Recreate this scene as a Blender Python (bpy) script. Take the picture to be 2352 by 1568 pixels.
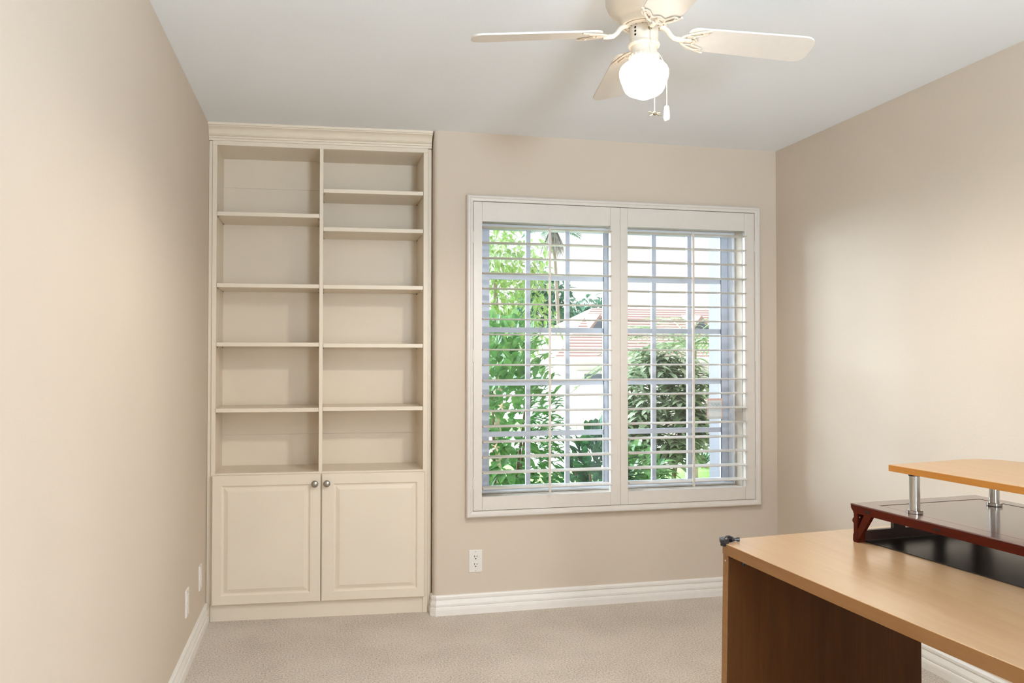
import bpy, bmesh, math, random
from mathutils import Vector, Matrix
PI = math.pi
R = math.radians
SC = bpy.context.scene
COL = SC.collection
for o in list(bpy.data.objects):
    bpy.data.objects.remove(o)

# ------------------------------------------------------------------ camera, world, sun, area lights, exposure
H = 2.44
XL, XR, D = -0.537, 2.472, 4.136           # left wall, right wall, window wall
YR = -1.70                                 # wall behind the camera
cam = bpy.data.cameras.new('camera'); cam.sensor_width = 36.0
cam.lens = 1896.65 / 2352 * 36.0; cam.clip_start = 0.05; cam.clip_end = 500
camo = bpy.data.objects.new('camera', cam); COL.objects.link(camo)
camo.location = (0, 0, 1.301)
camo.rotation_euler = (R(90 + 0.984), R(-0.03), R(-13.10))
SC.camera = camo

world = bpy.data.worlds.new('world'); SC.world = world; world.use_nodes = True
bg = world.node_tree.nodes['Background']
bg.inputs['Color'].default_value = (1.0, 0.995, 1.0, 1); bg.inputs['Strength'].default_value = 1.08

sun = bpy.data.lights.new('sun', 'SUN'); sun.energy = 1.6; sun.angle = R(1.0); sun.color = (1, .95, .86)
suno = bpy.data.objects.new('sun', sun); COL.objects.link(suno); suno.rotation_euler = (R(38), 0, R(28))

glow = bpy.data.lights.new('added_sky_glow', 'SUN'); glow.energy = 24.0; glow.angle = R(55); glow.color = (.74, .90, 1.0)  # second broad sun, added to push cool window light onto the right wall
glowo = bpy.data.objects.new('added_sky_glow', glow); COL.objects.link(glowo)
glowo.rotation_euler = Vector((.62, -.75, -.34)).to_track_quat('-Z', 'Y').to_euler()

def area(name, loc, rot, sx, sy, power, color):
    l = bpy.data.lights.new(name, 'AREA'); l.shape = 'RECTANGLE'; l.size = sx; l.size_y = sy
    l.energy = power; l.color = color
    o = bpy.data.objects.new(name, l); COL.objects.link(o); o.location = loc; o.rotation_euler = rot
    return o
# unseen fill lamp, added in the doorway behind the camera
area('doorway_fill', (1.12, YR - 0.02, 1.12), (R(90), 0, 0), 0.50, 1.75, 45.0, (0.95, 0.975, 1.0))
# unseen upward fill, added behind the camera to brighten the ceiling
up = area('ceiling_fill', (1.0, -0.9, 1.6), (0, 0, 0), 0.5, 0.5, 118.0, (.64, .84, 1.0)); up.data.spread = R(140)
up.rotation_euler = Vector((0, .45, .9)).to_track_quat('-Z', 'Y').to_euler()
# daylight at the window (portal for the sky)
pw = area('window_portal', (1.54, 4.42, 1.30), (R(-90), 0, 0), 1.50, 1.45, 1.0, (1, 1, 1)); pw.data.cycles.is_portal = True

vs = SC.view_settings
vs.view_transform = 'Standard'; vs.look = 'None'; vs.exposure = 0.04; vs.gamma = 1.0; vs.use_curve_mapping = False
SC.cycles.max_bounces = 10; SC.cycles.diffuse_bounces = 6; SC.cycles.transparent_max_bounces = 16
SC.cycles.sample_clamp_indirect = 6.0

# ------------------------------------------------------------------ helpers
class MB:
    def __init__(s): s.bm = bmesh.new()
    def face(s, pts):
        try: return s.bm.faces.new([s.bm.verts.new(p) for p in pts])
        except ValueError: return None
    def box(s, x0, y0, z0, x1, y1, z1):
        return s.prism([(x0, y0), (x1, y0), (x1, y1), (x0, y1)], z0, z1)
    def prism(s, poly, z0, z1, top=None):
        top = top or poly
        a = [s.bm.verts.new((x, y, z0)) for x, y in poly]; b = [s.bm.verts.new((x, y, z1)) for x, y in top]
        n = len(poly)
        s.bm.faces.new(a[::-1]); s.bm.faces.new(b)
        for i in range(n): s.bm.faces.new((a[i], a[(i + 1) % n], b[(i + 1) % n], b[i]))
        return s
    def loft(s, rings, close=True, caps=True):
        vr = [[s.bm.verts.new(p) for p in r] for r in rings]; n = len(vr[0])
        for i in range(len(vr) - 1):
            for j in range(n if close else n - 1):
                k = (j + 1) % n; s.bm.faces.new((vr[i][j], vr[i][k], vr[i + 1][k], vr[i + 1][j]))
        if caps: s.bm.faces.new(vr[0][::-1]); s.bm.faces.new(vr[-1])
        return s
    def lathe(s, cx, cy, prof, n=32, caps=True):
        return s.loft([[(cx + r * math.cos(2 * PI * j / n), cy + r * math.sin(2 * PI * j / n), z) for j in range(n)] for r, z in prof], caps=caps)
    def lathe_axis(s, base, axis, prof, n=20):
        axis = Vector(axis).normalized(); q = Vector((0, 0, 1)).rotation_difference(axis); b = Vector(base)
        return s.loft([[tuple(b + q @ Vector((r * math.cos(2 * PI * j / n), r * math.sin(2 * PI * j / n), t))) for j in range(n)] for r, t in prof])
    def tube(s, pts, r, n=8, flat=1.0):
        pts = [Vector(p) for p in pts]; rings = []
        for i, p in enumerate(pts):
            t = (pts[min(i + 1, len(pts) - 1)] - pts[max(i - 1, 0)]).normalized()
            up = Vector((0, 0, 1)) if abs(t.z) < .95 else Vector((1, 0, 0))
            a = t.cross(up).normalized(); b = a.cross(t).normalized()
            rr = r[i] if isinstance(r, (list, tuple)) else r
            rings.append([tuple(p + a * rr * math.cos(2 * PI * j / n) + b * rr * flat * math.sin(2 * PI * j / n)) for j in range(n)])
        return s.loft(rings)
    def sphere(s, c, r, n=12, sz=1.0):
        m = 8; rings = []
        for i in range(1, m):
            a = PI * i / m
            rings.append([(c[0] + r * math.sin(a) * math.cos(2 * PI * j / n), c[1] + r * math.sin(a) * math.sin(2 * PI * j / n), c[2] - r * sz * math.cos(a)) for j in range(n)])
        return s.loft(rings)
    def transform(s, f):
        for v in s.bm.verts: v.co = f(v.co)
        return s
    def build(s, name, mat, parent=None, smooth=None, bevel=0, recalc=True):
        if recalc: bmesh.ops.recalc_face_normals(s.bm, faces=s.bm.faces[:])
        off = OFF.get(parent.name, Vector()) if parent else Vector()
        for v in s.bm.verts: v.co -= off
        me = bpy.data.meshes.new(name); s.bm.to_mesh(me); s.bm.free()
        if smooth is not None:
            for p in me.polygons: p.use_smooth = True
            me.set_sharp_from_angle(angle=R(smooth))
        me.materials.append(mat)
        o = bpy.data.objects.new(name, me); COL.objects.link(o)
        if parent: o.parent = parent; OFF[o.name] = off
        if bevel:
            m = o.modifiers.new('bevel', 'BEVEL'); m.width = bevel; m.segments = 2; m.limit_method = 'ANGLE'; m.angle_limit = R(40)
        return o
OFF = {}
def tag(o, label, cat, group=None, kind=None):
    if label: o['label'] = label
    if cat: o['category'] = cat
    if group: o['group'] = group
    if kind: o['kind'] = kind
    return o
def thing(name, loc, label, cat, group=None):
    o = bpy.data.objects.new(name, None); COL.objects.link(o); o.location = loc; o.empty_display_size = .1
    OFF[o.name] = Vector(loc)
    return tag(o, label, cat, group)
def structure(o):
    o['kind'] = 'structure'; return o
def copy_part(o, parent, delta):
    c = o.copy(); COL.objects.link(c); c.parent = parent; c.location = Vector(o.location) + Vector(delta); OFF[c.name] = OFF.get(parent.name, Vector())
    return c
def copy_tree(root, loc, rz=0):
    r = root.copy(); COL.objects.link(r); r.location = loc; r.rotation_euler = (0, 0, rz)
    for ch in list(root.children):
        c = ch.copy(); COL.objects.link(c); c.parent = r
        for g in list(ch.children):
            d = g.copy(); COL.objects.link(d); d.parent = c
    return r
def sweep(mb, path, prof, closed_prof=True):
    """profile [(t, z)] swept along a polyline in XY; t is measured to the right-hand side of the path"""
    P = [Vector((x, y)) for x, y in path]; rings = []
    for i, p in enumerate(P):
        ds = []
        if i > 0: ds.append((P[i] - P[i - 1]).normalized())
        if i < len(P) - 1: ds.append((P[i + 1] - P[i]).normalized())
        ns = [Vector((d.y, -d.x)) for d in ds]
        n = sum(ns, Vector((0, 0))).normalized(); k = 1 / max(.3, n.dot(ns[0]))
        rings.append([(p.x + n.x * t * k, p.y + n.y * t * k, z) for t, z in prof])
    return mb.loft(rings)

# ------------------------------------------------------------------ materials
def nt(name):
    m = bpy.data.materials.new(name); m.use_nodes = True
    t = m.node_tree; b = t.nodes['Principled BSDF']; return m, t, b
def texco(t, scale=(1, 1, 1), rot=(0, 0, 0)):
    c = t.nodes.new('ShaderNodeTexCoord'); mp = t.nodes.new('ShaderNodeMapping')
    mp.inputs['Scale'].default_value = scale; mp.inputs['Rotation'].default_value = rot
    t.links.new(c.outputs['Object'], mp.inputs['Vector']); return mp.outputs['Vector']
def noise(t, vec, scale, detail=4, rough=.5, dist=0):
    n = t.nodes.new('ShaderNodeTexNoise'); n.inputs['Scale'].default_value = scale; n.inputs['Detail'].default_value = detail
    n.inputs['Roughness'].default_value = rough; n.inputs['Distortion'].default_value = dist
    t.links.new(vec, n.inputs['Vector']); return n.outputs['Fac']
def ramp(t, fac, stops):
    r = t.nodes.new('ShaderNodeValToRGB'); e = r.color_ramp.elements
    while len(e) < len(stops): e.new(.5)
    for i, (p, c) in enumerate(stops): e[i].position = p; e[i].color = (*c, 1)
    t.links.new(fac, r.inputs['Fac']); return r.outputs['Color']
def bump(t, b, h, strength, dist=.002):
    n = t.nodes.new('ShaderNodeBump'); n.inputs['Strength'].default_value = strength; n.inputs['Distance'].default_value = dist
    t.links.new(h, n.inputs['Height']); t.links.new(n.outputs['Normal'], b.inputs['Normal'])
def plain(name, col, rough=.5, metal=0, spec=.5, var=.03, scale=30, bmp=0, bscale=200, coat=0):
    m, t, b = nt(name); v = texco(t)
    f = noise(t, v, scale, 3)
    c = ramp(t, f, [(.3, tuple(x * (1 - var) for x in col)), (.7, tuple(min(1, x * (1 + var)) for x in col))])
    t.links.new(c, b.inputs['Base Color'])
    b.inputs['Roughness'].default_value = rough; b.inputs['Metallic'].default_value = metal; b.inputs['Specular IOR Level'].default_value = spec
    b.inputs['Coat Weight'].default_value = coat; b.inputs['Coat Roughness'].default_value = .15
    if bmp: bump(t, b, noise(t, v, bscale, 3), bmp)
    return m
def wood(name, c0, c1, c2, rot=(0, 0, 0), rough=.35, stretch=(28, 1.6, 28), coat=.5, coat_rough=.2, spec=.5):
    m, t, b = nt(name); v = texco(t, stretch, rot)
    f = noise(t, v, 1.0, 6, .6, .6); g = noise(t, texco(t, tuple(s * 9 for s in stretch), rot), 1.0, 3, .6)
    mx = t.nodes.new('ShaderNodeMix'); mx.data_type = 'FLOAT'; mx.inputs[0].default_value = .3
    t.links.new(f, mx.inputs[2]); t.links.new(g, mx.inputs[3])
    t.links.new(ramp(t, mx.outputs[0], [(.3, c0), (.5, c1), (.72, c2)]), b.inputs['Base Color'])
    b.inputs['Roughness'].default_value = rough; b.inputs['Coat Weight'].default_value = coat; b.inputs['Coat Roughness'].default_value = coat_rough
    b.inputs['Specular IOR Level'].default_value = spec
    bump(t, b, g, .04, .001)
    return m
def wall_mat(name, col, rough=.75):
    m, t, b = nt(name); v = texco(t)
    f = noise(t, v, 1.3, 2)
    t.links.new(ramp(t, f, [(.3, tuple(x * .975 for x in col)), (.7, tuple(min(1, x * 1.02) for x in col))]), b.inputs['Base Color'])
    b.inputs['Roughness'].default_value = rough; b.inputs['Specular IOR Level'].default_value = .3
    bump(t, b, noise(t, v, 170, 3, .55), .16, .0022)
    return m
M = {}
M['wall'] = wall_mat('beige_wall_paint', (.65, .56, .463))
M['ceiling'] = wall_mat('white_ceiling_paint', (.88, .92, .97))
M['trim'] = plain('white_trim_paint', (.86, .83, .79), .35, var=.015)
M['cabinet'] = plain('cream_cabinet_paint', (.80, .71, .585), .38, var=.02, scale=4)
M['shutter'] = plain('white_shutter_paint', (.71, .665, .615), .35, var=.015)
M['louver'] = plain('shaded_shutter_paint', (.66, .61, .555), .35, var=.015)  # shutter paint darkened to put backlit shade on louvers and rods
M['vinyl_frame'] = plain('white_window_frame_vinyl', (.80, .83, .88), .35, var=.02)
M['vinyl'] = plain('backlit_window_vinyl', (.58, .63, .74), .35, var=.02)  # the frame's white vinyl with backlit blue-grey shade put into the colour
M['gasket'] = plain('dark_rubber_gasket', (.16, .19, .25), .6)
M['nickel'] = plain('brushed_nickel', (.42, .40, .37), .32, metal=1, var=.05, scale=120)
M['steel'] = plain('polished_steel', (.48, .47, .46), .16, metal=1, var=.03)
M['plastic_white'] = plain('white_plastic', (.80, .77, .73), .4, var=.01)
M['slot'] = plain('dark_slot', (.02, .015, .012), .8, spec=.1)
M['black'] = plain('black_plastic', (.012, .012, .016), .25, spec=.6)
M['blackmat'] = plain('black_glossy_mat', (.010, .008, .007), .30, spec=.6, var=.1, bmp=.03, bscale=60)
M['fan'] = plain('cream_fan_enamel', (.72, .65, .55), .35, var=.015)
M['blade'] = plain('white_fan_blade', (.77, .73, .68), .4, var=.02)
M['bronze'] = plain('dull_bronze', (.30, .24, .15), .4, metal=.8)
M['desk'] = wood('maple_laminate', (.43, .25, .125), (.485, .30, .158), (.53, .335, .185), rough=.30, coat=1.0, coat_rough=.20, spec=.7)
M['edge'] = wood('maple_edge_shaded', (.22, .095, .024), (.26, .115, .030), (.30, .135, .038), rough=.45, coat=.1)  # maple in half shade, light on the left-facing edges put into its colour
M['riser_edge'] = wood('beech_edge_darker', (.33, .125, .013), (.37, .145, .017), (.41, .165, .022), rough=.4, coat=.2)  # riser edge, darker and more orange than the board
M['desk_side'] = wood('maple_upright_shaded', (.060, .020, .0035), (.082, .028, .005), (.105, .037, .007), stretch=(16, 16, 1.3), rough=.55, coat=.0, spec=.2)  # same maple, darkened for the shade below the desktop
M['shelf_wood'] = wood('beech_laminate', (.42, .225, .085), (.47, .26, .105), (.52, .30, .13), rough=.3, coat=.35)
M['mahogany'] = wood('dark_red_mahogany', (.042, .0055, .002), (.058, .008, .003), (.080, .012, .004), rough=.45, coat=.0, coat_rough=.2, spec=.06)
M['mahogany_top'] = wood('polished_mahogany', (.050, .010, .007), (.068, .014, .010), (.09, .019, .012), rough=.28, coat=1.0, coat_rough=.13)
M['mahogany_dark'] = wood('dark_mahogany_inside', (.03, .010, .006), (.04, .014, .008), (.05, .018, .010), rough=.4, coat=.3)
def carpet_mat():
    m, t, b = nt('beige_loop_carpet'); v = texco(t)
    f = noise(t, v, 135, 3, .7); g = noise(t, v, 3.0, 2)
    mx = t.nodes.new('ShaderNodeMix'); mx.data_type = 'FLOAT'; mx.inputs[0].default_value = .18
    t.links.new(f, mx.inputs[2]); t.links.new(g, mx.inputs[3])
    t.links.new(ramp(t, mx.outputs[0], [(.34, (.30, .235, .175)), (.5, (.60, .52, .435)), (.66, (.74, .66, .57))]), b.inputs['Base Color'])
    b.inputs['Roughness'].default_value = .95; b.inputs['Specular IOR Level'].default_value = .1
    b.inputs['Sheen Weight'].default_value = .2
    bump(t, b, f, .55, .005)
    return m
M['carpet'] = carpet_mat()
def glass_mat():
    m = bpy.data.materials.new('window_glass'); m.use_nodes = True; t = m.node_tree; t.nodes.clear()
    out = t.nodes.new('ShaderNodeOutputMaterial'); tr = t.nodes.new('ShaderNodeBsdfTransparent'); gl = t.nodes.new('ShaderNodeBsdfGlossy')
    fr = t.nodes.new('ShaderNodeFresnel'); mx = t.nodes.new('ShaderNodeMixShader')
    tr.inputs['Color'].default_value = (.975, .975, .98, 1); gl.inputs['Roughness'].default_value = 0.0; fr.inputs['IOR'].default_value = 1.45
    t.links.new(fr.outputs[0], mx.inputs[0]); t.links.new(tr.outputs[0], mx.inputs[1]); t.links.new(gl.outputs[0], mx.inputs[2]); t.links.new(mx.outputs[0], out.inputs[0])
    return m
M['glass'] = glass_mat()
def emit(name, col, s):
    m, t, b = nt(name); b.inputs['Base Color'].default_value = (.9, .88, .84, 1)
    b.inputs['Emission Color'].default_value = (*col, 1); b.inputs['Emission Strength'].default_value = s; return m
M['globe'] = emit('lit_opal_glass', (1.0, .86, .72), 7.5)
def leaf_mat(name, c0, c1, c2, trans=.25):
    m, t, b = nt(name); v = texco(t)
    oi = noise(t, v, 9, 3, .6)
    col = ramp(t, oi, [(.3, c0), (.5, c1), (.7, c2)])
    t.links.new(col, b.inputs['Base Color']); b.inputs['Roughness'].default_value = .45
    tl = t.nodes.new('ShaderNodeBsdfTranslucent'); t.links.new(col, tl.inputs['Color'])
    mx = t.nodes.new('ShaderNodeMixShader'); mx.inputs[0].default_value = trans
    out = [n for n in t.nodes if n.type == 'OUTPUT_MATERIAL'][0]
    t.links.new(b.outputs[0], mx.inputs[1]); t.links.new(tl.outputs[0], mx.inputs[2]); t.links.new(mx.outputs[0], out.inputs[0])
    return m
M['leaf_bright'] = leaf_mat('bright_green_leaf', (.055, .17, .055), (.12, .29, .085), (.24, .42, .15))
M['leaf_yellow'] = leaf_mat('yellow_green_leaf', (.22, .34, .10), (.33, .46, .16), (.46, .56, .27))
M['leaf_dark'] = leaf_mat('dark_green_leaf', (0.015, 0.08, 0.04), (0.04, 0.152, 0.065), (0.08, 0.224, 0.08))
M['leaf_grey'] = leaf_mat('pale_green_leaf', (.13, .22, .12), (.30, .38, .23), (.52, .56, .42))
M['leaf_teal'] = leaf_mat('blue_green_needles', (0.048, 0.16, 0.104), (0.095, 0.239, 0.152), (0.16, 0.319, 0.192))
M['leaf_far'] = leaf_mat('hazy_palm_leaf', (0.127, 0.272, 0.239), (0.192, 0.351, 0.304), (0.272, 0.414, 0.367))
M['bark'] = plain('grey_bark', (.34, .28, .24), .85, var=.2, scale=20)
M['stem'] = plain('brown_stem', (.16, .11, .07), .8, var=.2)
M['thatch'] = plain('dry_palm_skirt', (.42, .38, .38), .9, var=.2, scale=10)
M['lawn'] = plain('mown_lawn', (.26, .44, .12), .9, var=.3, scale=3, bmp=.5, bscale=60)
M['concrete'] = plain('pale_concrete', (.72, .70, .66), .85, var=.05, scale=2)
M['stucco'] = plain('white_stucco', (.80, .78, .75), .85, var=.03)
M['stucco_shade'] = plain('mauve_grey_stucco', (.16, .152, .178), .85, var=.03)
M['petal'] = plain('pale_pink_petal', (.85, .62, .52), .6, var=.1)
M['soil'] = plain('brown_soil', (.12, .08, .05), .95, var=.2)
M['terracotta'] = plain('pinkish_stone', (.62, .46, .42), .8, var=.1)
M['dark_glass'] = plain('dark_window_glass', (.10, .12, .16), .1)
M['paper'] = plain('white_sticker_film', (.86, .90, .92), .5, var=.01)
M['coral'] = plain('coral_sticker_edge', (.80, .56, .50), .5, var=.02)
M['ink'] = plain('pale_teal_ink', (.38, .62, .64), .6, var=.02)
def tile_mat():
    m, t, b = nt('pink_clay_roof_tiles'); v = texco(t)
    w = t.nodes.new('ShaderNodeTexWave'); w.wave_type = 'BANDS'; w.bands_direction = 'Y'; w.inputs['Scale'].default_value = 1.05; w.inputs['Distortion'].default_value = .3
    t.links.new(v, w.inputs['Vector'])
    t.links.new(ramp(t, w.outputs['Fac'], [(.1, (.27, .15, .13)), (.3, (.44, .32, .285)), (.8, (.52, .41, .375))]), b.inputs['Base Color'])
    b.inputs['Roughness'].default_value = .8; bump(t, b, w.outputs['Fac'], .5, .05)
    return m
M['tile'] = tile_mat()

# ------------------------------------------------------------------ the room
BX = 0.554      # free end of the window wall (rounded corner), bookcase alcove to the left
WX0, WX1, WZ0, WZ1 = 0.800, 2.262, 0.585, 1.990   # window opening in the wall
WT = 0.24       # wall thickness
m = MB(); m.box(XL - .15, YR - .12, -.12, XR + .15, 4.80, 0.0)
structure(m.build('floor', M['carpet']))
m = MB(); m.box(XL - .15, YR - .12, H, XR + .15, 4.80, H + .12)
structure(m.build('ceiling', M['ceiling']))
m = MB(); m.box(XL - .15, YR - .12, 0, XL, 4.80, H); structure(m.build('wall_left', M['wall']))
m = MB(); m.box(XR, YR - .12, 0, XR + .15, 4.136 + WT, H); structure(m.build('wall_right', M['wall']))
m = MB()
rb = .022
arc = [(BX + .006 + rb - rb * math.cos(a), D + rb - rb * math.sin(a)) for a in [PI / 2 * i / 8 for i in range(9)]]
m.prism(arc + [(WX0, D), (WX0, D + WT), (BX + .006, D + WT)], 0, H)
m.box(BX + .006, D + WT, 0, .70, 4.66, H)
m.box(WX1, D, 0, XR, D + WT, H)
m.box(WX0, D, 0, WX1, D + WT, WZ0); m.box(WX0, D, WZ1, WX1, D + WT, H)
structure(m.build('wall_back', M['wall']))
m = MB(); m.box(XL, 4.66, 0, .70, 4.80, H); structure(m.build('wall_alcove', M['wall']))
m = MB(); DX0, DX1, DZ = .48, 1.48, 2.05
m.box(XL, YR - .12, 0, DX0, YR, H); m.box(DX1, YR - .12, 0, XR, YR, H); m.box(DX0, YR - .12, DZ, DX1, YR, H)
structure(m.build('wall_rear', M['wall']))
# unseen hall shell, added to enclose the doorway that holds the fill lamp
m = MB(); m.box(XL, YR - 1.6, -.12, XR, YR - .12, 0); structure(m.build('floor_hall', M['carpet']))
m = MB(); m.box(XL, YR - 1.6, H, XR, YR - .12, H + .12); structure(m.build('ceiling_hall', M['ceiling']))
m = MB(); m.box(XL - .1, YR - 1.6, 0, XL, YR - .12, H); m.box(XR, YR - 1.6, 0, XR + .1, YR - .12, H); m.box(XL - .1, YR - 1.7, 0, XR + .1, YR - 1.6, H)
structure(m.build('wall_hall', M['wall']))

BB = [(0, 0), (.016, 0), (.016, .028), (.0145, .037), (.012, .0385), (.0095, .043), (.0135, .046), (.0135, .055), (.0105, .064), (.0065, .074), (.0055, .079), (.0105, .081), (.0105, .092), (.007, .0985), (0, .100)]
structure(sweep(MB(), [(BX + .006, 4.192), (BX + .006, D + .016), (BX + .022, D), (XR, D)], BB).build('baseboard_back', M['trim']))
structure(sweep(MB(), [(XL, YR), (XL, 4.262)], BB).build('baseboard_left', M['trim']))
structure(sweep(MB(), [(XR, D - .017), (XR, YR)], BB).build('baseboard_right', M['trim']))

# ------------------------------------------------------------------ window in the wall
YW = D + .150
win = MB()
fx0, fx1 = WX0 + .0005, WX1 - .0005; fz0, fz1 = WZ0 + .0005, WZ1 - .0005; yf0, yf1 = YW - .075, YW + .05
win.box(fx0, yf0, fz0, fx1, yf1, fz0 + .012); win.box(fx0, yf0, fz1 - .012, fx1, yf1, fz1)
win.box(fx0, yf0, fz0 + .012, fx0 + .012, yf1, fz1 - .012); win.box(fx1 - .012, yf0, fz0 + .012, fx1, yf1, fz1 - .012)
win.box(1.532, YW - .03, fz0 + .012, 1.578, YW + .05, fz1 - .012)
win = structure(win.build('window_1', M['vinyl_frame'], bevel=.003))
win['label'] = 'white vinyl slider window with a grid behind the shutters'
def sash(x0, x1, bl, br, cols, y):
    m = MB(); z0, z1 = WZ0 + .013, WZ1 - .013; bz = .016
    m.box(x0, y - .014, z0, x0 + bl, y + .014, z1); m.box(x1 - br, y - .014, z0, x1, y + .014, z1)
    m.box(x0 + bl, y - .014, z0, x1 - br, y + .014, z0 + bz); m.box(x0 + bl, y - .014, z1 - bz * .5, x1 - br, y + .014, z1)
    s = m.build('sash', M['vinyl'], win, bevel=.002)
    m = MB()
    for c in cols: m.box(c - .0125, y - .009, z0 + bz, c + .0125, y + .009, z1 - bz * .5)
    for z in (.885, 1.156, 1.438, 1.720): m.box(x0 + bl, y - .008, z - .0135, x1 - br, y + .008, z + .0135)
    m.build('muntin_grid', M['vinyl'], s)
    m = MB(); m.box(x0 + bl, y - .002, z0 + bz, x1 - br, y + .002, z1 - bz * .5); m.build('pane', M['glass'], s)
    m = MB(); m.box(x1 - br - .0035, y - .013, z0 + bz, x1 - br - .0003, y - .009, z1 - bz * .5); m.build('gasket', M['gasket'], s)
sash(.8135, 1.5315, .058, .022, (1.084, 1.303), YW)
sash(1.5785, 2.2485, .022, .040, (1.803, 2.016), YW)

st = thing('window_sticker', (2.180, YW - .012, .985), 'small white sticker with coral edge on the right window pane', 'sticker')
m = MB(); m.box(2.118, YW - .0165, .945, 2.212, YW - .0145, 1.062); m.build('border', M['coral'], st)
m = MB(); m.box(2.124, YW - .0185, .945, 2.205, YW - .0167, 1.050); f = m.build('film', M['paper'], st)
m = MB()
pts = [(2.141 + .003 * i + .002 * math.sin(i * 2.1), YW - .0195, 1.026 + .006 * math.sin(i * .9 + .6)) for i in range(19)]
m.tube(pts, .0011, 5)
pts = [(2.160 + .003 * i, YW - .0195, 1.006 + .004 * math.sin(i * 1.5)) for i in range(12)]
m.tube(pts, .0011, 5); m.build('scribble', M['ink'], f)

# ------------------------------------------------------------------ plantation shutters
sh = thing('plantation_shutters', (1.54, D, .49), 'pair of white plantation shutters with open louvers over the window', 'shutters')
SX0, SX1, SZ0, SZ1 = .722, 2.354, .486, 2.116
prof = [(0, 0), (0, -.034), (.006, -.040), (.014, -.040), (.018, -.036), (.030, -.034), (.0315, -.028), (.0315, 0)]  # (inwards, out of wall)
def frame_loop(x0, x1, z0, z1, prof, y):
    m = MB(); rings = []
    for cx, cz, sx, sz in ((x0, z0, 1, 1), (x1, z0, -1, 1), (x1, z1, -1, -1), (x0, z1, 1, -1)):
        rings.append([(cx + sx * t, y + d, cz + sz * t) for t, d in prof])
    rings.append(rings[0]); return m.loft(rings, caps=False)
frame_loop(SX0, SX1, SZ0, SZ1, prof, D).build('frame', M['shutter'], sh)
YF, YB = D - .030, D - .002      # panel front / back
louv_z = [.631 + .0778 * i for i in range(18)]
def panel(x0, x1, ox0, ox1, rodx, hinge_x):
    z0, z1, oz0, oz1 = SZ0 + .0335, SZ1 - .0335, .588, 1.983
    m = MB()
    m.box(x0, YF, z0, ox0, YB, z1); m.box(ox1, YF, z0, x1, YB, z1)
    m.box(ox0 + .0006, YF + .0006, z0, ox1 - .0006, YB, oz0); m.box(ox0 + .0006, YF + .0006, oz1, ox1 - .0006, YB, z1)
    p = m.build('shutter_panel', M['shutter'], sh, bevel=.0012)
    # one louver, an elliptic slat with pins
    m = MB(); w, th = .0445, .0044; n = 18
    yc = (YF + YB) / 2 - .0
    ring = [(w * math.copysign(abs(math.cos(2 * PI * j / n)) ** .8, math.cos(2 * PI * j / n)), th * math.sin(2 * PI * j / n)) for j in range(n)]
    tilt = R(1.5)
    def rg(x): return [(x, yc + a * math.cos(tilt) - b * math.sin(tilt), louv_z[0] + a * math.sin(tilt) + b * math.cos(tilt)) for a, b in ring]
    m.loft([rg(ox0 + .002), rg(ox1 - .002)])
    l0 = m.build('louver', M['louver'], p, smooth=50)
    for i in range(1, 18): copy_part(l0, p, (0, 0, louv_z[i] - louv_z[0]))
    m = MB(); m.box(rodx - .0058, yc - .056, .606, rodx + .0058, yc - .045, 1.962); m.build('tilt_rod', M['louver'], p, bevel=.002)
    for z in (.66, 1.30, 1.90):
        m = MB(); m.lathe_axis((hinge_x, YF - .004, z - .03), (0, 0, 1), [(.0035, 0), (.0035, .06)], 10); m.build('hinge', M['shutter'], p)
panel(SX0 + .033, 1.5405, .8005, 1.4875, 1.1460, SX0 + .032)
panel(1.5415, SX1 - .033, 1.5835, 2.2640, 1.9400, SX1 - .032)

# ------------------------------------------------------------------ built-in bookcase
CA = R(4.3); CX0, CY0 = -.533, 4.285
def cab(co):  # local (u along the face, v into the wall, z) to the room
    return Vector((CX0 + co.x * math.cos(CA), CY0 - co.x * math.sin(CA) + co.y, co.z))
bc = thing('built_in_bookcase', (0.0, 4.30, 0), 'cream built-in bookcase with open shelves over two doors in the alcove', 'bookcase')
def cpart(m, name, mat=None, parent=None, **k): return m.transform(cab).build(name, mat or M['cabinet'], parent or bc, **k)
CW = 1.083; OU0, OU1, OZ0, OZ1 = .035, 1.050, .722, 2.340; BK = .300
m = MB()
m.box(.0145, 0, .083, OU0, .020, OZ1); m.box(OU1, 0, .083, 1.0735, .020, OZ1)
m.box(.0145, 0, OZ1, 1.0735, .020, 2.362); m.box(OU0, .0005, .700, OU1, .020, OZ0); m.box(OU0, .004, .07, OU1, .02, .10)
m.box(OU0 + .49, .001, .08, OU0 + .53, .02, .70)
cpart(m, 'face_frame', bevel=.0015)
m = MB()
m.box(-.003, .006, .0, .0138, .040, 2.36); m.box(1.0742, .006, 0, 1.0915, .040, 2.36)
cpart(m, 'scribe_strip', bevel=.001)
for u0, u1 in ((OU0 - .018, OU0), (OU1, OU1 + .018)):
    m = MB(); m.box(u0, .0202, .05, u1, BK + .012, 2.358); cpart(m, 'side_panel')
m = MB(); m.box(OU0, .0202, OZ1, OU1, BK + .012, 2.358); cpart(m, 'top_panel')
m = MB(); m.box(OU0, .0202, OZ0 - .018, OU1, BK + .012, OZ0); cpart(m, 'bottom_panel')
m = MB()
for a, b in ((OZ0, .8832), (.8848, 2.1862), (2.1878, OZ1)): m.box(OU0, BK, a, OU1 - .0, BK + .006, b)
m.box(OU0, BK + .0035, OZ0, OU1, BK + .012, OZ1); cpart(m, 'back_panel')
m = MB(); m.box(.5305, .0005, OZ0, .5485, BK, OZ1); cpart(m, 'divider', bevel=.001)
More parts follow.
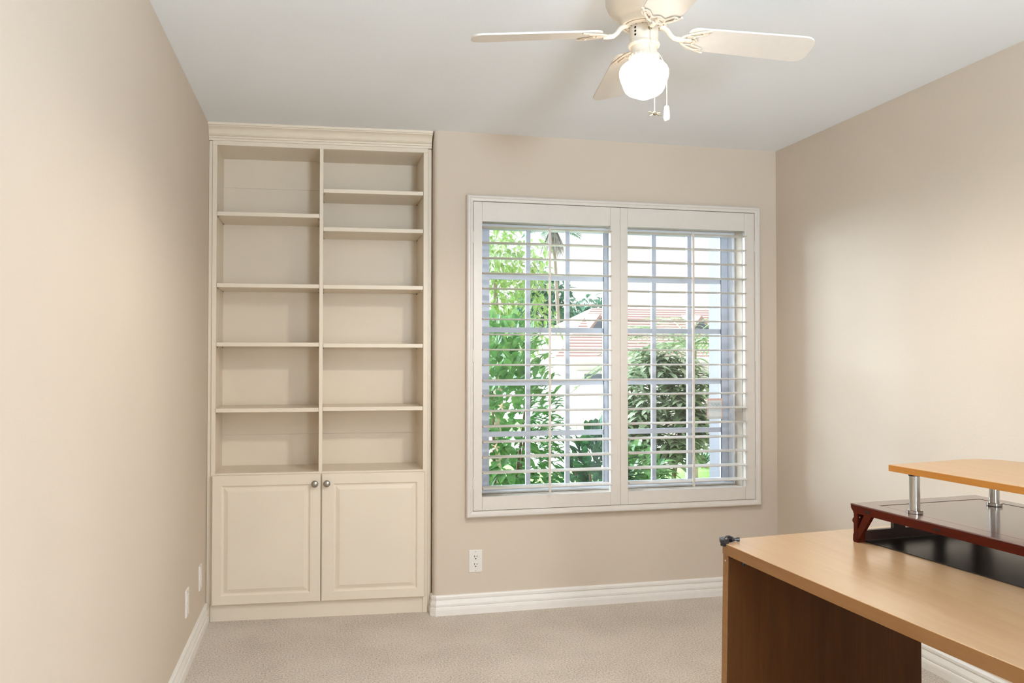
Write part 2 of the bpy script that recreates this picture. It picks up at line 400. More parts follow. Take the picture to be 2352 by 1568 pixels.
def shelf(u0, u1, zt):
    m = MB(); m.box(u0 + .0015, .002, zt - .0195, u1 - .0015, BK - .004, zt); s = cpart(m, 'shelf', bevel=.001)
    for u in (u0 + .004, u1 - .004):
        for v in (.030, BK - .035):
            m = MB(); m.box(u - .0025, v - .003, zt - .0255, u + .0025, v + .003, zt - .0197); cpart(m, 'shelf_pin', M['bronze'], s)
for z in (2.0115, 1.6575, 1.3655, 1.040): shelf(OU0, .5305, z)
for z in (2.1400, 1.9465, 1.6565, 1.3615, 1.0425): shelf(.5485, OU1, z)
def door(u0, u1, g0, g1, ku):
    z0, z1 = .083, .7135; m = MB(); b = .004
    loops = [(u0, u1, z0, z1, -.001), (u0, u1, z0, z1, -.017), (u0 + b, u1 - b, z0 + b, z1 - b, -.021),
             (g0, g1, .1285, .664, -.021), (g0 + .007, g1 - .007, .1355, .657, -.0135), (g0 + .012, g1 - .012, .1405, .652, -.0130), (g0 + .031, g1 - .031, .1595, .633, -.0205)]
    m.loft([[(a, v, c), (bb, v, c), (bb, v, d), (a, v, d)] for a, bb, c, d, v in loops])
    d = cpart(m, 'door')
    m = MB(); m.lathe_axis((ku, -.0205, .6665), (0, -1, 0), [(.009, 0), (.0075, .004), (.007, .010), (.011, .013), (.0165, .017), (.0172, .021), (.0155, .025), (.010, .028), (.003, .0292)], 24)
    cpart(m, 'knob', M['nickel'], d, smooth=50)
door(.0225, .5415, .068, .4915, .5125)
door(.5465, 1.0575, .6035, 1.019, .5712)
m = MB(); m.box(.016, .0035, 0, 1.048, .020, .0825); m.box(1.0492, .002, 0, 1.0735, .02, .0825); cpart(m, 'toe_kick')
cor = [(.02, 2.362), (-.004, 2.362), (-.005, 2.372), (-.012, 2.374), (-.013, 2.381), (-.010, 2.383), (-.016, 2.385), (-.020, 2.389), (-.018, 2.393), (-.0195, 2.395), (-.022, 2.403), (-.028, 2.412), (-.037, 2.419), (-.047, 2.423), (-.048, 2.426), (-.054, 2.428), (-.055, 2.4395), (.02, 2.4395)]
m = MB(); m.loft([[(u, v, z) for v, z in cor] for u in (-.003, CW + .0075)]); cpart(m, 'crown_molding', smooth=28)

# ------------------------------------------------------------------ outlets
def outlet(loc, ang, label, slots=True):
    r = thing('wall_outlet', loc, label, 'outlet', 'white wall outlets')
    def put(m): 
        q = Matrix.Rotation(ang, 4, 'Z'); L = Vector(loc)
        return m.transform(lambda c: L + q @ c)
    w, h = .0345, .0565
    m = MB(); m.loft([[(-a, y, -b), (a, y, -b), (a, y, b), (-a, y, b)] for a, b, y in ((w, h, 0), (w, h, -.003), (w - .003, h - .003, -.0058))])
    pl = put(m).build('cover_plate', M['plastic_white'], r)
    for s in (-1, 1):
        zc = s * .0195
        m = MB(); pts = []
        for j in range(28):
            a = 2 * PI * j / 28; x = .0172 * math.cos(a); z = .0172 * math.sin(a); pts.append((x, max(-.0142, min(.0142, z))))
        m.loft([[(x, -.0056, zc + z) for x, z in pts], [(x, -.0078, zc + z) for x, z in pts]])
        rc = put(m).build('receptacle', M['plastic_white'], r)
        if not slots: continue
        m = MB(); m.box(-.0078, -.0082, zc + .001, -.0054, -.0076, zc + .010); m.box(.0054, -.0082, zc + .002, .0078, -.0076, zc + .009)
        m.lathe_axis((0, -.0076, zc - .0065), (0, -1, 0), [(.003, 0), (.003, .0007)], 12)
        put(m).build('slot', M['slot'], rc)
    for z in (-.0478, .0478):
        m = MB(); m.lathe_axis((0, -.0056, z), (0, -1, 0), [(.0026, 0), (.002, .001)], 10); put(m).build('screw', M['nickel'], r)
outlet((.7725, D, .2615), 0, 'white duplex outlet on the beige wall below the shuttered window')
outlet((XL, 3.678, .272), R(90), 'white outlet plate low on the left wall, farther from the bookcase', False)
outlet((XL, 4.066, .276), R(90), 'white outlet plate low on the left wall, right beside the bookcase', False)

# ------------------------------------------------------------------ ceiling fan
FX, FY = .969, 2.372
fan = thing('ceiling_fan', (FX, FY, 2.26), 'cream four-blade ceiling fan with a lit schoolhouse globe', 'ceiling fan')
m = MB(); m.lathe(FX, FY, [(.100, H), (.108, H - .004), (.116, 2.425), (.118, 2.400), (.117, 2.385), (.110, 2.368), (.098, 2.352), (.082, 2.340), (.075, 2.332), (.073, 2.322), (.069, 2.3165), (.062, 2.3165), (.060, 2.322)], 48)
m.build('motor_housing', M['fan'], fan, smooth=35)
m = MB(); m.lathe(FX, FY, [(.056, 2.330), (.058, 2.316), (.050, 2.311), (.030, 2.311)], 40); hub = m.build('hub_plate', M['fan'], fan, smooth=35)
for k in range(14):
    a = 2 * PI * k / 14 + .2
    m = MB(); m.tube([(FX + r * math.cos(a), FY + r * math.sin(a), 2.3125) for r in (.036, .048)], .0028, 6); m.build('vent_slot', M['bronze'], hub)
m = MB(); m.lathe(FX, FY, [(.030, 2.313), (.043, 2.312), (.0445, 2.308), (.0445, 2.270), (.043, 2.266), (.030, 2.265)], 40); sw = m.build('switch_housing', M['fan'], fan, smooth=35)
def on_sw(px, dz, r, mat, name, h=.004):
    a = px
    m = MB(); m.lathe_axis((FX + .0443 * math.cos(a), FY + .0443 * math.sin(a), dz), (math.cos(a), math.sin(a), 0), [(r, 0), (r, h * .6), (r * .6, h)], 12); return m.build(name, mat, sw, smooth=40)
ca = math.atan2(-FY, -FX)     # towards the camera
on_sw(ca + .42, 2.2945, .006, M['bronze'], 'chain_grommet', .007)
for dz in (2.301, 2.290, 2.279): on_sw(ca - .62, dz, .0036, M['slot'], 'screw_hole', .001)
m = MB(); m.lathe(FX, FY, [(.030, 2.266), (.047, 2.264), (.0495, 2.257), (.047, 2.2515), (.040, 2.251), (.0405, 2.235), (.043, 2.228), (.0445, 2.226), (.0455, 2.213), (.044, 2.209), (.030, 2.209)], 40)
lk = m.build('light_fitter', M['fan'], fan, smooth=35)
m = MB()
for k in range(22):
    a = 2 * PI * k / 22; r = .0455
    m.tube([(FX + r * math.cos(a + d), FY + r * math.sin(a + d), 2.2195 + e) for d, e in ((-.10, -.004), (-.05, .004), (.0, -.004), (.06, .004))], .0016, 5)
m.build('scroll_band', M['fan'], lk)
m = MB(); m.lathe(FX, FY, [(.020, 2.222), (.0425, 2.216), (.044, 2.208), (.052, 2.202), (.063, 2.196), (.0715, 2.187), (.0755, 2.177), (.0755, 2.166), (.073, 2.153), (.067, 2.137), (.0615, 2.122), (.057, 2.114), (.049, 2.107), (.036, 2.101), (.020, 2.094), (.010, 2.0905), (.003, 2.090)], 48)
m.build('globe', M['globe'], fan, smooth=60)
lamp = bpy.data.lights.new('globe_light', 'SPOT'); lamp.energy = 66.0; lamp.color = (1, .94, .87); lamp.spot_size = R(178); lamp.spot_blend = .40; lamp.shadow_soft_size = .05
lampo = bpy.data.objects.new('globe_light', lamp); COL.objects.link(lampo); lampo.location = (FX, FY, 2.080)
def chain(ang, r, start, z1):
    x, y = FX + r * math.cos(ang), FY + r * math.sin(ang)
    m = MB(); m.tube([(FX + rr_ * math.cos(ang), FY + rr_ * math.sin(ang), zz_) for rr_, zz_ in start] + [(x, y, 2.185), (x, y, z1)], .0010, 6)
    n = int((2.15 - z1) / .005)
    for i in range(n): m.sphere((x, y, z1 + i * .005), .0016, 6)
    return x, y, m.build('pull_chain', M['fan'], fan, smooth=60)
x, y, c = chain(ca + 2.0, .0770, [(.040, 2.243), (.050, 2.238), (.066, 2.215)], 2.074)
m = MB(); m.lathe(x, y, [(.002, 2.077), (.0065, 2.075), (.008, 2.067), (.0095, 2.048), (.0095, 2.038), (.007, 2.031), (.002, 2.0295)], 16); m.build('pull_knob', M['plastic_white'], c, smooth=60)
x, y, c = chain(ca + .42, .0770, [(.046, 2.293), (.0515, 2.290), (.0525, 2.240), (.058, 2.212)], 2.029)
m = MB(); m.sphere((x, y, 2.024), .0055, 10); m.build('ornament_ball', M['bronze'], c, smooth=60)
m = MB()
ax = Vector((math.cos(R(-13)), math.sin(R(-13)), 0))
for s1 in (-1, 1):
    for s2 in (-1, 1):
        pts = [Vector((x, y, 2.024)) + ax * s1 * t + Vector((0, 0, s2 * h)) for t, h in ((.004, .001), (.012, .006), (.021, .0055), (.014, .002), (.004, .0))]
        m.tube(pts, .0009, 5)
m.build('ornament_wing', M['bronze'], c)
# blades
zb = 2.2605; pitch = R(-12)
def blade_set(first, a):
    ca_, sa_ = math.cos(a), math.sin(a)
    def place(co): return Vector((FX + co.x * ca_ - co.y * sa_, FY + co.x * sa_ + co.y * ca_, co.z))
    def tilt(co):
        y, z = co.y, co.z - zb + .026 * (1 - (co.x - .13) / .40)
        return place(Vector((co.x, y * math.cos(pitch) - z * math.sin(pitch), zb + y * math.sin(pitch) + z * math.cos(pitch))))
    r0, r1, w0, w1 = .135, .532, .056, .066
    poly = []
    for cx, cy, a0 in ((r1 - .036, w1 - .036, 0),): pass
    def rc(cx, cy, rad, a0, a1, n=8): return [(cx + rad * math.cos(a0 + (a1 - a0) * i / n), cy + rad * math.sin(a0 + (a1 - a0) * i / n)) for i in range(n + 1)]
    poly += rc(r1 - .040, -w1 + .040, .040, -PI / 2, 0) + rc(r1 - .040, w1 - .040, .040, 0, PI / 2)
    poly += rc(r0 + .030, w0 - .030, .030, PI / 2, PI) + rc(r0 + .030, -w0 + .030, .030, PI, PI * 1.5)
    m = MB(); m.prism(poly, zb - .003, zb + .003); m.transform(tilt).build('blade', M['blade'], fan, bevel=.001)
    m = MB(); m.tube([(.050, 0, 2.3165), (.062, 0, 2.3145), (.074, 0, 2.306), (.084, 0, 2.292), (.096, 0, 2.282), (.112, 0, 2.2795), (.128, 0, 2.2780)], [.010, .010, .0095, .009, .009, .0095, .008], 12, .8)
    arm = m.transform(place).build('blade_iron', M['fan'], fan, smooth=60)
    m = MB(); zz = zb - .0065
    def arcp(rad, cx, hw, n=14, flip=1): return [(cx - flip * 0 + (-rad) * math.cos(t) + rad, rad * 0 + hw * math.sin(t), zz) for t in [(-1.35 + 2.7 * i / n) for i in range(n + 1)]]
    outer = [(.116 + .085 * (abs(s) ** 2.0), .058 * s, zz) for s in [-1 + 2 * i / 16 for i in range(17)]]
    inner = [(.158 + .043 * (abs(s) ** 1.6) + .010 * math.cos(3 * PI * s), .056 * s, zz) for s in [-1 + 2 * i / 16 for i in range(17)]]
    m.tube(outer, .0045, 8, .7); m.tube(inner, .0036, 8, .7)
    for s in (2, 5, 8, 11, 14): m.tube([outer[s], inner[s]], .0028, 6, .7)
    m.tube([(.116, 0, zz), (.150, 0, zz)], .007, 8, .6)
    for sx, sy in ((.178, .045), (.178, -.045), (.158, 0)): m.lathe(sx, sy, [(.0045, zz - .004), (.0045, zz + .003)], 10)
    m.transform(tilt).build('bracket', M['fan'], arm, smooth=60)
for k in range(4): blade_set(k == 0, R(-7.9 + 90 * k))

# ------------------------------------------------------------------ desk
DZT = .740; DTH = .033
dk = thing('writing_desk', (1.55, 1.70, 0), 'maple laminate desk with slab ends along the right wall', 'desk')
de = Vector((.052, -.9986)).normalized(); dn = Vector((-de.y, de.x))      # along the front edge / towards the right wall
P0 = Vector((1.1785, 2.285))
def dpt(a, b): return (P0.x + de.x * a + dn.x * b, P0.y + de.y * a + dn.y * b)
LEN, DEP = 1.62, .735
poly = [dpt(.018, .0035), dpt(.25, .000), dpt(.55, -.003), dpt(.85, -.003), dpt(1.2, 0.0), dpt(LEN, .006), dpt(LEN, DEP), dpt(-.072, DEP), dpt(-.052, .35), dpt(-.036, .075), dpt(-.020, .045), dpt(-.004, .022), dpt(0.0, .0045)]
m = MB(); m.prism(poly, DZT - DTH, DZT); dt = m.build('desktop', M['desk'], dk, bevel=.0015)
def band(poly, z0, z1, name, mat, parent, off=.0008):
    pts = [Vector(p) for p in poly]; outer = []
    for i, p in enumerate(pts):
        d1 = (p - pts[i - 1]).normalized() if i else (pts[1] - p).normalized()
        d2 = (pts[i + 1] - p).normalized() if i < len(pts) - 1 else d1
        n = (Vector((d1.y, -d1.x)) + Vector((d2.y, -d2.x))).normalized(); outer.append(p - n * off)
    inner = [p + (p - o) * 2.0 for p, o in zip(pts, outer)]
    m = MB(); m.loft([[(o.x, o.y, z0), (o.x, o.y, z1), (q.x, q.y, z1), (q.x, q.y, z0)] for o, q in zip(outer, inner)]); return m.build(name, mat, parent)
band([poly[i] for i in (8, 9, 10, 11, 12, 0, 1, 2, 3, 4, 5)][::-1], DZT - DTH + .0004, DZT - .0012, 'edge_strip', M['edge'], dt)  # thin strip giving the desktop edge its shaded tone
def slab(a0):
    bot = [dpt(a0, -.010 + .012), dpt(a0 + .027, -.010 + .012), dpt(a0 + .027, .700), dpt(a0, .700)]
    top = [dpt(a0, .0055), dpt(a0 + .027, .0055), dpt(a0 + .027, .700), dpt(a0, .700)]
    bot = [(x - .010, y) if i < 2 else (x, y) for i, (x, y) in enumerate(bot)]
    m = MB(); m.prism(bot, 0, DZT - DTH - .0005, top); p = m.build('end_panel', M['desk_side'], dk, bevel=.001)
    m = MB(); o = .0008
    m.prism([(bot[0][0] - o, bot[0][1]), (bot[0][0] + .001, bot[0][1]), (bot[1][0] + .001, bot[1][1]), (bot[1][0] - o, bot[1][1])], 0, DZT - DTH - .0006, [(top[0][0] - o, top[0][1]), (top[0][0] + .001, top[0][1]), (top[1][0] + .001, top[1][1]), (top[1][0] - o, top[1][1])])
    m.build('edge_strip', M['edge'], p); return p
s1 = slab(.002); slab(LEN - .05)
m = MB(); q = dpt(.0295, .058); m.lathe_axis((q[0], q[1], DZT - DTH - .027), (de.x, de.y, 0), [(.0075, -.001), (.0075, .002), (.004, .004), (.002, .003)], 16); m.build('cam_fitting', M['black'], s1, smooth=40)
m = MB(); q = dpt(.014, .0050); m.lathe_axis((q[0], q[1], DZT - DTH - .018), (-dn.x, -dn.y, 0), [(.0024, 0), (.0024, .0010)], 10); m.build('screw_cap', M['plastic_white'], s1)
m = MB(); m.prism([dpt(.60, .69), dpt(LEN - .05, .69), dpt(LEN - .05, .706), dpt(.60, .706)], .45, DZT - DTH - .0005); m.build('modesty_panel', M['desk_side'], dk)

# black mat under the tray
mt = Vector((1.6035, 2.208)); me_ = Vector((.0505, -.5160)).normalized(); mn = Vector((-me_.y, me_.x))
def mp_(a, b): return (mt.x + me_.x * a + mn.x * b, mt.y + me_.y * a + mn.y * b)
m = MB(); m.prism([mp_(.0, .0), mp_(.86, 0), mp_(.86, .40), mp_(.0, .40)], DZT + .0004, DZT + .0034)
tag(m.build('desk_mat', M['blackmat'], bevel=.001), 'glossy black mat lying on the desk under the dark wooden tray', 'desk mat')

# dark wooden bed tray
TT = .8545; TB = DZT + .0042
tr = thing('bed_tray', (1.81, 1.9, DZT), 'dark mahogany bed tray with carved short legs standing on the desk', 'tray')
t0 = Vector((1.5715, 2.2175)); ta = Vector((.048, -.586)).normalized(); tn = Vector((-ta.y, ta.x))
def tpt(a, b): return (t0.x + ta.x * a + tn.x * b, t0.y + ta.y * a + tn.y * b)
def twp(co): x, y = tpt(co.x, co.y); return Vector((x, y, co.z))
TL, TW = .92, .485; AP = .027
# top frame with sunken-line panel
m = MB(); m.loft([[(a0, b0, z), (a1, b0, z), (a1, b1, z), (a0, b1, z)] for a0, a1, b0, b1, z in ((0.0005, TL - .0005, .0005, TW - .0005, TT - .0045), (0, TL, 0, TW, TT - .004), (0, TL, 0, TW, TT - .002), (.002, TL - .002, .002, TW - .002, TT), (.062, TL - .062, .052, TW - .05, TT), (.0625, TL - .0625, .0525, TW - .0505, TT - .004), (.066, TL - .066, .056, TW - .054, TT - .004), (.0665, TL - .0665, .0565, TW - .0545, TT - .0008))])
m.transform(twp).build('tray_top', M['mahogany_top'], tr)
for b0 in (0.0005, TW - .0125):
    m = MB(); m.prism([(.012, b0), (TL - .012, b0), (TL - .012, b0 + .012), (.012, b0 + .012)], TT - AP, TT - .0047, [(.001, b0), (TL - .001, b0), (TL - .001, b0 + .012), (.001, b0 + .012)]); ap = m.transform(twp).build('apron', M['mahogany'], tr, bevel=.001)
    if b0 < .1:
        for a in (.060, .318):
            m = MB(); m.box(a, -.0004, TT - .0185, a + .022, .002, TT - .0125); m.transform(twp).build('slot', M['slot'], ap)
for s, a0 in ((1, 0.0), (-1, TL)):
    # moulded end rail: carved profile across its thickness
    prof_e = [(.0015, TT - .0047), (.002, TT - .012), (.006, TT - .018), (.011, TT - .022), (.012, TT - .027), (.016, TT - .029), (.030, TT - .029), (.030, TT - .0047)]
    m = MB(); m.loft([[(a0 + s * t, b, z) for t, z in prof_e] for b in (.0, TW)]); m.transform(twp).build('end_rail', M['mahogany'], tr)
    # folding leg frame
    prof_l = [(.013, TT - .029), (.013, TT - .040), (.008, TT - .045), (.006, TT - .051), (.009, TT - .056), (.012, TT - .058), (.0125, TT - .088), (.010, TT - .092), (.009, DZT + .006), (.0115, DZT + .0004), (.028, DZT + .0004), (.028, TT - .029)]
    for b0, b1 in ((.001, .030), (TW - .030, TW - .001)):
        m = MB(); m.loft([[(a0 + s * t, b, z) for t, z in prof_l] for b in (b0, b1)]); m.transform(twp).build('leg', M['mahogany'], tr)
    m = MB(); m.loft([[(a0 + s * t, b, z) for t, z in ((.012, TB + .030), (.012, TB + .0005), (.026, TB + .0005), (.026, TB + .030))] for b in (.030, TW - .030)]); m.transform(twp).build('leg_stretcher', M['mahogany_dark'], tr)
    for b in (.16, .32):
        m = MB(); m.loft([[(a0 + s * t, bb, z) for t, z in ((.013, TT - .029), (.013, TB + .030), (.026, TB + .030), (.026, TT - .029))] for bb in (b - .022, b + .022)]); m.transform(twp).build('leg_post', M['mahogany_dark'], tr)
    # corner braces, diagonal
    for b in (.0015, TW - .0135):
        m = MB(); m.loft([[(a0 + s * t, bb, z) for t, z in ((.028, TB + .004), (.036, TB + .012), (.086, TT - AP), (.056, TT - AP), (.028, TB + .034))] for bb in (b, b + .012)])
        br = m.transform(twp).build('corner_brace', M['mahogany'], tr)
    m = MB(); m.lathe_axis((a0 + s * .040, .0008, TT - .036), (0, -1, 0), [(.0022, 0), (.0022, .0012)], 8); m.transform(twp).build('pin', M['steel'], tr)
m = MB(); m.box(.035, .014, TT - .020, TL - .035, TW - .014, TT - .0047); m.transform(twp).build('underside', M['mahogany_dark'], tr)

# wooden monitor riser on steel posts
rs = thing('monitor_riser', (1.83, 1.9, TT), 'light wood monitor riser on steel posts standing on the dark tray', 'riser')
ST, SB = .985, .9665
sp = [(1.612, 2.095), (1.6505, 1.700), (1.692, 1.330), (2.105, 1.345), (2.075, 1.80), (2.046, 2.040), (2.030, 2.085), (2.008, 2.125), (1.975, 2.152), (1.935, 2.156)]
m = MB(); m.prism(sp, SB, ST); rbd = m.build('riser_board', M['shelf_wood'], rs, bevel=.001)
band(sp[:3][::-1], SB + .0004, ST - .0008, 'edge_strip', M['riser_edge'], rbd)
for px_, py_ in ((1.648, 2.033), (1.966, 2.085), (1.735, 1.40), (2.06, 1.42)):
    m = MB(); m.lathe(px_, py_, [(.0142, TT + .008), (.0142, SB - .004)], 28); po = m.build('post', M['steel'], rs, smooth=40)
    m = MB(); m.lathe(px_, py_, [(.0212, TT + .0002), (.0218, TT + .001), (.0218, TT + .0085), (.0205, TT + .0095), (.0143, TT + .0095)], 28); m.build('flange', M['steel'], po, smooth=35)
    m = MB(); m.lathe(px_, py_, [(.0165, SB - .006), (.0165, SB - .0003)], 24); m.build('top_cap', M['black'], po, smooth=35)

# small black clamp at the far-left desk corner
gd = thing('desk_clamp', (1.20, 2.29, DZT), 'small black clip-like gadget on the far-left corner of the desk', 'clamp')
def gpart(m, name, mat, parent=None): return m.transform(lambda c: Vector((dpt(c.x, c.y)[0], dpt(c.x, c.y)[1], DZT + c.z))).build(name, mat, parent or gd, smooth=40)
m = MB(); m.prism([(-.002, -.004), (.012, -.006), (.016, .004), (.006, .030), (-.014, .036), (-.022, .020), (-.016, .002)], .0005, .012); gpart(m, 'clamp_body', M['black'])
m = MB(); m.prism([(.008, -.008), (.022, -.0045), (.022, .012), (.010, .012)], -.007, .0075); gpart(m, 'clamp_jaw', M['black'])
m = MB(); m.tube([(.004, .012, .013), (-.006, .020, .014), (-.010, .032, .013), (-.004, .040, .010), (.006, .038, .006), (.010, .028, .006)], .0042, 8); gpart(m, 'clamp_lever', M['black'])
m = MB(); m.lathe_axis((-.002, .036, .0068), (.3, 1, .0), [(.0045, 0), (.0045, .014), (.0062, .0145), (.0062, .023), (.004, .024)], 14); gpart(m, 'clamp_screw', M['black'])
m = MB(); m.lathe(.004, .012, [(.006, .0118), (.006, .0145), (.003, .0150)], 12); gpart(m, 'pivot_bolt', M['steel'])

# ------------------------------------------------------------------ outdoors
rnd = random.Random(7)
def gz(y): return -.25 - .050 * (y - 4.4)
def slope_quad(x0, x1, y0, y1, lift, th=.2):
    m = MB(); p = []
    for zz in (-th, 0):
        p.append([(x0, y0, gz(y0) + lift + zz), (x1, y0, gz(y0) + lift + zz), (x1, y1, gz(y1) + lift + zz), (x0, y1, gz(y1) + lift + zz)])
    return m.loft(p)
structure(slope_quad(-25, 45, 4.40, 60, 0).build('lawn', M['lawn']))
structure(slope_quad(3.6, 17, 13.5, 25.9, .03).build('driveway', M['concrete']))
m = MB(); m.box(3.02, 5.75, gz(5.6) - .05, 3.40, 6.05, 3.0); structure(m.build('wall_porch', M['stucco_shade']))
m = MB(); m.box(2.75, 4.376, -.3, 2.95, 4.75, 3.0); 
m.bm.free()

def add_leaf(mb, base, d, L, W, droop=.3, fold=.25, up=Vector((0, 0, 1))):
    d = d.normalized(); side = d.cross(up)
    if side.length < .05: side = Vector((1, 0, 0))
    side.normalize(); n = side.cross(d).normalized()
    pts = []
    for t, w in ((0, .06), (.25, .75), (.55, 1.0), (.8, .62), (1.0, .03)):
        c = base + d * L * t - up * droop * L * t * t
        pts.append((c - side * W * .5 * w + n * fold * W * .5 * w, c, c + side * W * .5 * w + n * fold * W * .5 * w))
    vv = [[mb.bm.verts.new(p) for p in r] for r in pts]
    for i in range(4):
        for j in range(2): mb.bm.faces.new((vv[i][j], vv[i][j + 1], vv[i + 1][j + 1], vv[i + 1][j]))
def rdir(zmin=-.3):
    while True:
        v = Vector((rnd.uniform(-1, 1), rnd.uniform(-1, 1), rnd.uniform(zmin, 1)))
        if .1 < v.length < 1: return v.normalized()
def bush(name, c, rad, n, L, W, mat, label, cat='shrub', group=None, whorl=0, trunk_h=.3, droop=.3):
    """leaves on an ellipsoid volume around c, on stems from the ground"""
    c = Vector(c); g = gz(c.y); r = thing(name, (c.x, c.y, g), label, cat, group)
    m = MB()
    for i in range(n):
        v = rdir(-.8); rr = rnd.uniform(.35, 1.0) ** .5
        p = c + Vector((v.x * rad[0], v.y * rad[1], v.z * rad[2])) * rr
        if p.z < g + .03: p.z = g + rnd.uniform(.03, .3)
        out = (v + rdir(-1) * .7 + Vector((0, 0, .35)))
        if whorl:
            a0 = rnd.uniform(0, 6)
            for k in range(whorl):
                a = a0 + 2 * PI * k / whorl
                add_leaf(m, p, Vector((math.cos(a), math.sin(a), rnd.uniform(.15, .8))), L * rnd.uniform(.7, 1.1), W * rnd.uniform(.8, 1.1), droop)
        else: add_leaf(m, p, out, L * rnd.uniform(.6, 1.15), W * rnd.uniform(.7, 1.15), droop)
    m.build('foliage', mat, r, recalc=False)
    m = MB()
    for k in range(5):
        a = 2 * PI * k / 5 + .3
        m.tube([(c.x + .04 * math.cos(a), c.y + .04 * math.sin(a), g - .02), (c.x + rad[0] * .3 * math.cos(a), c.y + rad[1] * .3 * math.sin(a), (g + c.z) / 2), (c.x + rad[0] * .6 * math.cos(a), c.y + rad[1] * .6 * math.sin(a), c.z + rad[2] * .4)], [.022, .016, .008], 6)
    m.build('stems', M['stem'], r)
    return r
b = bush('broadleaf_shrub', (1.36, 6.30, .62), (.50, .45, 1.02), 2000, .15, .062, M['leaf_bright'], 'bright green broad-leaved shrub outside the left shutter')
for dx, dz in ((-.03, -.0), (-.05, -.13)):
    m = MB()
    for k in range(5):
        a = 2 * PI * k / 5; add_leaf(m, Vector((1.33 + dx * 2, 5.80, .93 + dz * 2.2)), Vector((math.cos(a), -.25, math.sin(a))), .035, .035, 0)
    m.build('flower', M['petal'], b, recalc=False)
bush('dark_shrub', (1.86, 5.42, .28), (.24, .24, .54), 700, .18, .052, M['leaf_dark'], 'dark green low shrub right under the left shutter')
bush('whorled_shrub', (3.02, 7.0, .78), (.46, .40, .62), 330, .24, .055, M['leaf_grey'], 'pale whorled-leaf shrub outside the right shutter', whorl=7, droop=.55)
bush('fern_shrub', (2.38, 6.05, .16), (.26, .22, .44), 480, .22, .070, M['leaf_bright'], 'low bright green shrub at the foot of the right shutter', droop=.5)
def tree(name, c, rad, n, L, W, mat, label, group=None):
    c = Vector(c); g = gz(c.y); r = thing(name, (c.x, c.y, g), label, 'tree', group)
    m = MB()
    for i in range(n):
        v = rdir(-1); rr = rnd.uniform(.2, 1) ** .45
        cl = 1 + .18 * math.sin(v.x * 7 + c.x) * math.sin(v.z * 6 + c.y)
        add_leaf(m, c + Vector((v.x * rad[0], v.y * rad[1], v.z * rad[2])) * rr * cl, rdir(-1), L * rnd.uniform(.6, 1.2), W, .4)
    m.build('crown', mat, r, recalc=False)
    m = MB(); m.tube([(c.x, c.y, g - .05), (c.x + .05, c.y, (g + c.z) / 2), (c.x, c.y, c.z + rad[2] * .3)], [rad[0] * .10, rad[0] * .08, rad[0] * .03], 8); m.build('trunk', M['bark'], r)
    return r
tree('feathery_tree', (2.15, 10.2, 2.05), (.78, .7, .95), 1900, .13, .05, M['leaf_yellow'], 'yellow-green feathery tree seen through the upper left panes')
tree('evergreen_tree', (11.9, 43.5, 3.3), (1.9, 1.6, 2.9), 900, .7, .28, M['leaf_teal'], 'dark evergreen tree left of the palm, behind the tiled roof', group='evergreens beyond the roof')
tree('evergreen_tree', (15.9, 47.5, 2.9), (2.0, 1.5, 2.0), 800, .7, .28, M['leaf_teal'], 'dark evergreen tree right of the palm trunk, over the tiled roof', group='evergreens beyond the roof')
tree('evergreen_tree', (20.0, 54, 2.2), (1.5, 1.3, 1.6), 500, .6, .25, M['leaf_teal'], 'lower dark evergreen tree next to the shutter centre post', group='evergreens beyond the roof')
# conifer tips of the first tree
def frond(mb, base, d, L, n, leaflet, W, droop):
    d = d.normalized(); side = d.cross(Vector((0, 0, 1))).normalized(); prev = None; pts = []
    for i in range(n + 1):
        t = i / n; p = base + d * L * t - Vector((0, 0, 1)) * droop * L * t * t; pts.append(p)
        if i > 1:
            for s in (-1, 1):
                add_leaf(mb, p, (side * s + d * .9 - Vector((0, 0, .15))), leaflet * math.sin(PI * min(1, .15 + .85 * t)) + .02, W, .35)
    mb.tube(pts, [W * .35 * (1 - .7 * i / n) + .001 for i in range(n + 1)], 5)
def palm(name, base, h, fl, nf, leaflet, W, mat, label, lean=(0, 0), tr=.1, skirt=0, n=14, group=None):
    b = Vector(base); r = thing(name, base, label, 'palm', group)
    top = b + Vector((lean[0], lean[1], h))
    m = MB(); m.tube([b, b * .5 + top * .5 + Vector((lean[0] * .12, 0, 0)), top], [tr * 1.2, tr, tr * .9], 10); m.build('trunk', M['bark'], r)
    m = MB()
    for k in range(nf):
        a = 2 * PI * k / nf + rnd.uniform(-.2, .2); frond(m, top, Vector((math.cos(a), math.sin(a), rnd.uniform(.1, 1.0))), fl * rnd.uniform(.8, 1.1), n, leaflet, W, .5)
    m.build('fronds', mat, r, recalc=False)
    if skirt:
        m = MB()
        for k in range(160):
            a = rnd.uniform(0, 2 * PI); z = rnd.uniform(-.25, .1)
            add_leaf(m, top + Vector((.09 * math.cos(a), .09 * math.sin(a), z)), Vector((math.cos(a) * .48, math.sin(a) * .48, -1)), skirt * rnd.uniform(.6, 1), .09, 0)
        m.build('skirt', M['thatch'], r, recalc=False)
palm('fan_palm', (11.75, 38.5, gz(38.5)), 9.4, 1.7, 16, .55, .08, M['leaf_teal'], 'tall slim palm with a dry skirt beyond the left shutter', lean=(-.75, 0), tr=.09, skirt=1.35)
palm('feather_palm', (4.55, 9.6, gz(9.6)), 1.95, 1.5, 13, .40, .034, M['leaf_grey'], 'green feather palm close by, arching beside the porch wall', tr=.07, n=18)
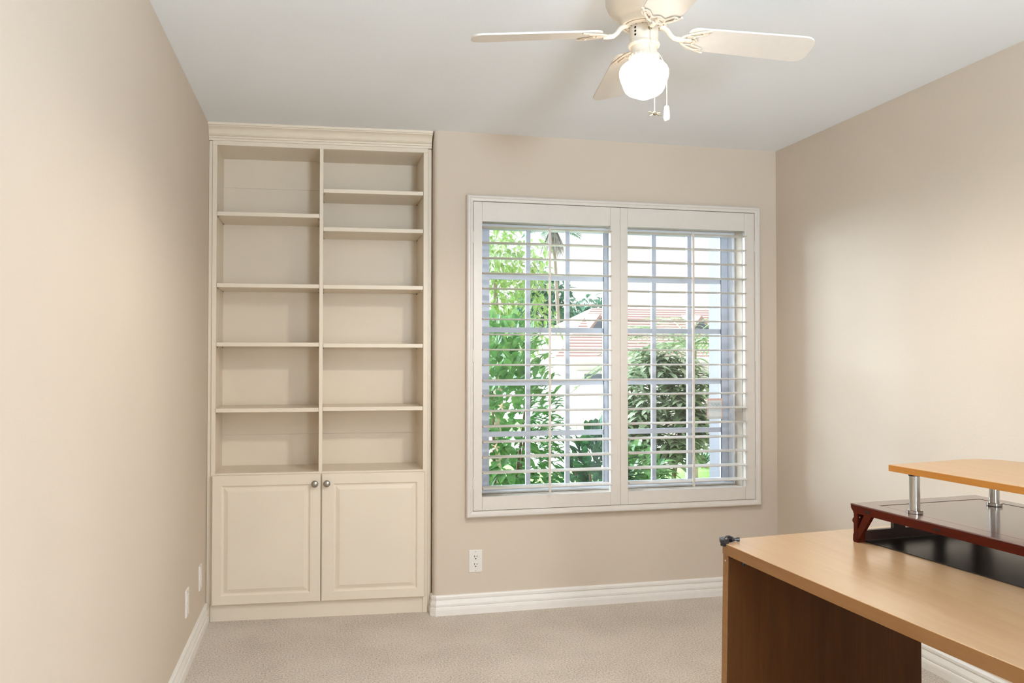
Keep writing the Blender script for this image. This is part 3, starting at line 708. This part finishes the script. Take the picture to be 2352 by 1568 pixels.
for i, (x, y, h, lb) in enumerate(((18.6, 45, 5.6, 'hazy small palm left of the two palms over the roof'), (22.6, 50, 6.2, 'hazy palm in the middle over the neighbouring roof'), (28.0, 58, 7.0, 'hazy palm at the right over the neighbouring roof'))):
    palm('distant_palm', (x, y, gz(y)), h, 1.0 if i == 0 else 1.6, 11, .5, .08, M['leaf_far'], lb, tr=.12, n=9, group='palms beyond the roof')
# agave in a round bed
ag = thing('agave', (5.95, 12.2, gz(12.2)), 'spiky agave on a small round green mound on the front lawn', 'plant')
m = MB()
for k in range(46):
    a = rnd.uniform(0, 2 * PI); add_leaf(m, Vector((5.95, 12.2, gz(12.2) + .15)), Vector((math.cos(a), math.sin(a), rnd.uniform(.6, 2.2))), rnd.uniform(.32, .46), .045, .1)
m.build('leaves', M['leaf_dark'], ag, recalc=False)
m = MB(); m.lathe(5.95, 12.2, [(.62, gz(12.2) - .05), (.60, gz(12.2) + .05), (.36, gz(12.2) + .14), (.02, gz(12.2) + .17)], 24); m.build('bed', M['lawn'], ag)
# neighbour house
hs = thing('neighbour_house', (11.0, 28.5, gz(26)), 'white house with pink tiled hip roof across the driveway', 'house')
g = gz(26); EZ = 1.25; RZ = 3.2
m = MB(); m.box(7.9, 26.2, g - .1, 19.5, 36, EZ - .02); m.build('walls', M['stucco'], hs)
m = MB(); e0, e1, f0, f1 = 7.4, 20.0, 25.7, 36.5; 
v = [(e0, f0, EZ), (e1, f0, EZ), (e1, f1, EZ), (e0, f1, EZ), (e0 + 3.1, 31.1, RZ), (e1 - 4, 31.1, RZ)]
vb = [m.bm.verts.new(p) for p in v]
for f in ((0, 1, 5, 4), (1, 2, 5), (2, 3, 4, 5), (3, 0, 4), (3, 2, 1, 0)): m.bm.faces.new([vb[i] for i in f])
m.build('roof', M['tile'], hs)
m = MB(); m.box(e0, f0 - .04, EZ - .16, e1, f0, EZ + .02); m.build('fascia', M['stucco'], hs)
for x in (9.9, 13.9):
    zz = EZ + (28.5 - f0) / (31.1 - f0) * (RZ - EZ)
    m = MB(); m.loft([[(x - .45, y, z - .03), (x + .45, y, z - .03), (x, y, z + .55)] for y, z in ((28.45, zz), (30.2, zz + .1))]); dm = m.build('dormer_vent', M['tile'], hs)
    m = MB(); m.loft([[(x - .30, y, zz + .03), (x + .30, y, zz + .03), (x, y, zz + .40)] for y in (28.43, 28.46)]); m.build('vent_louver', M['dark_glass'], dm)
m = MB(); m.box(8.3, 26.14, g, 11.9, 26.22, g + 2.12); gdoor = m.build('garage_door', M['stucco'], hs)
for k in range(4):
    m = MB(); m.box(8.55 + k * .85, 26.11, g + 1.72, 9.15 + k * .85, 26.15, g + 2.02); m.build('door_pane', M['dark_glass'], gdoor)
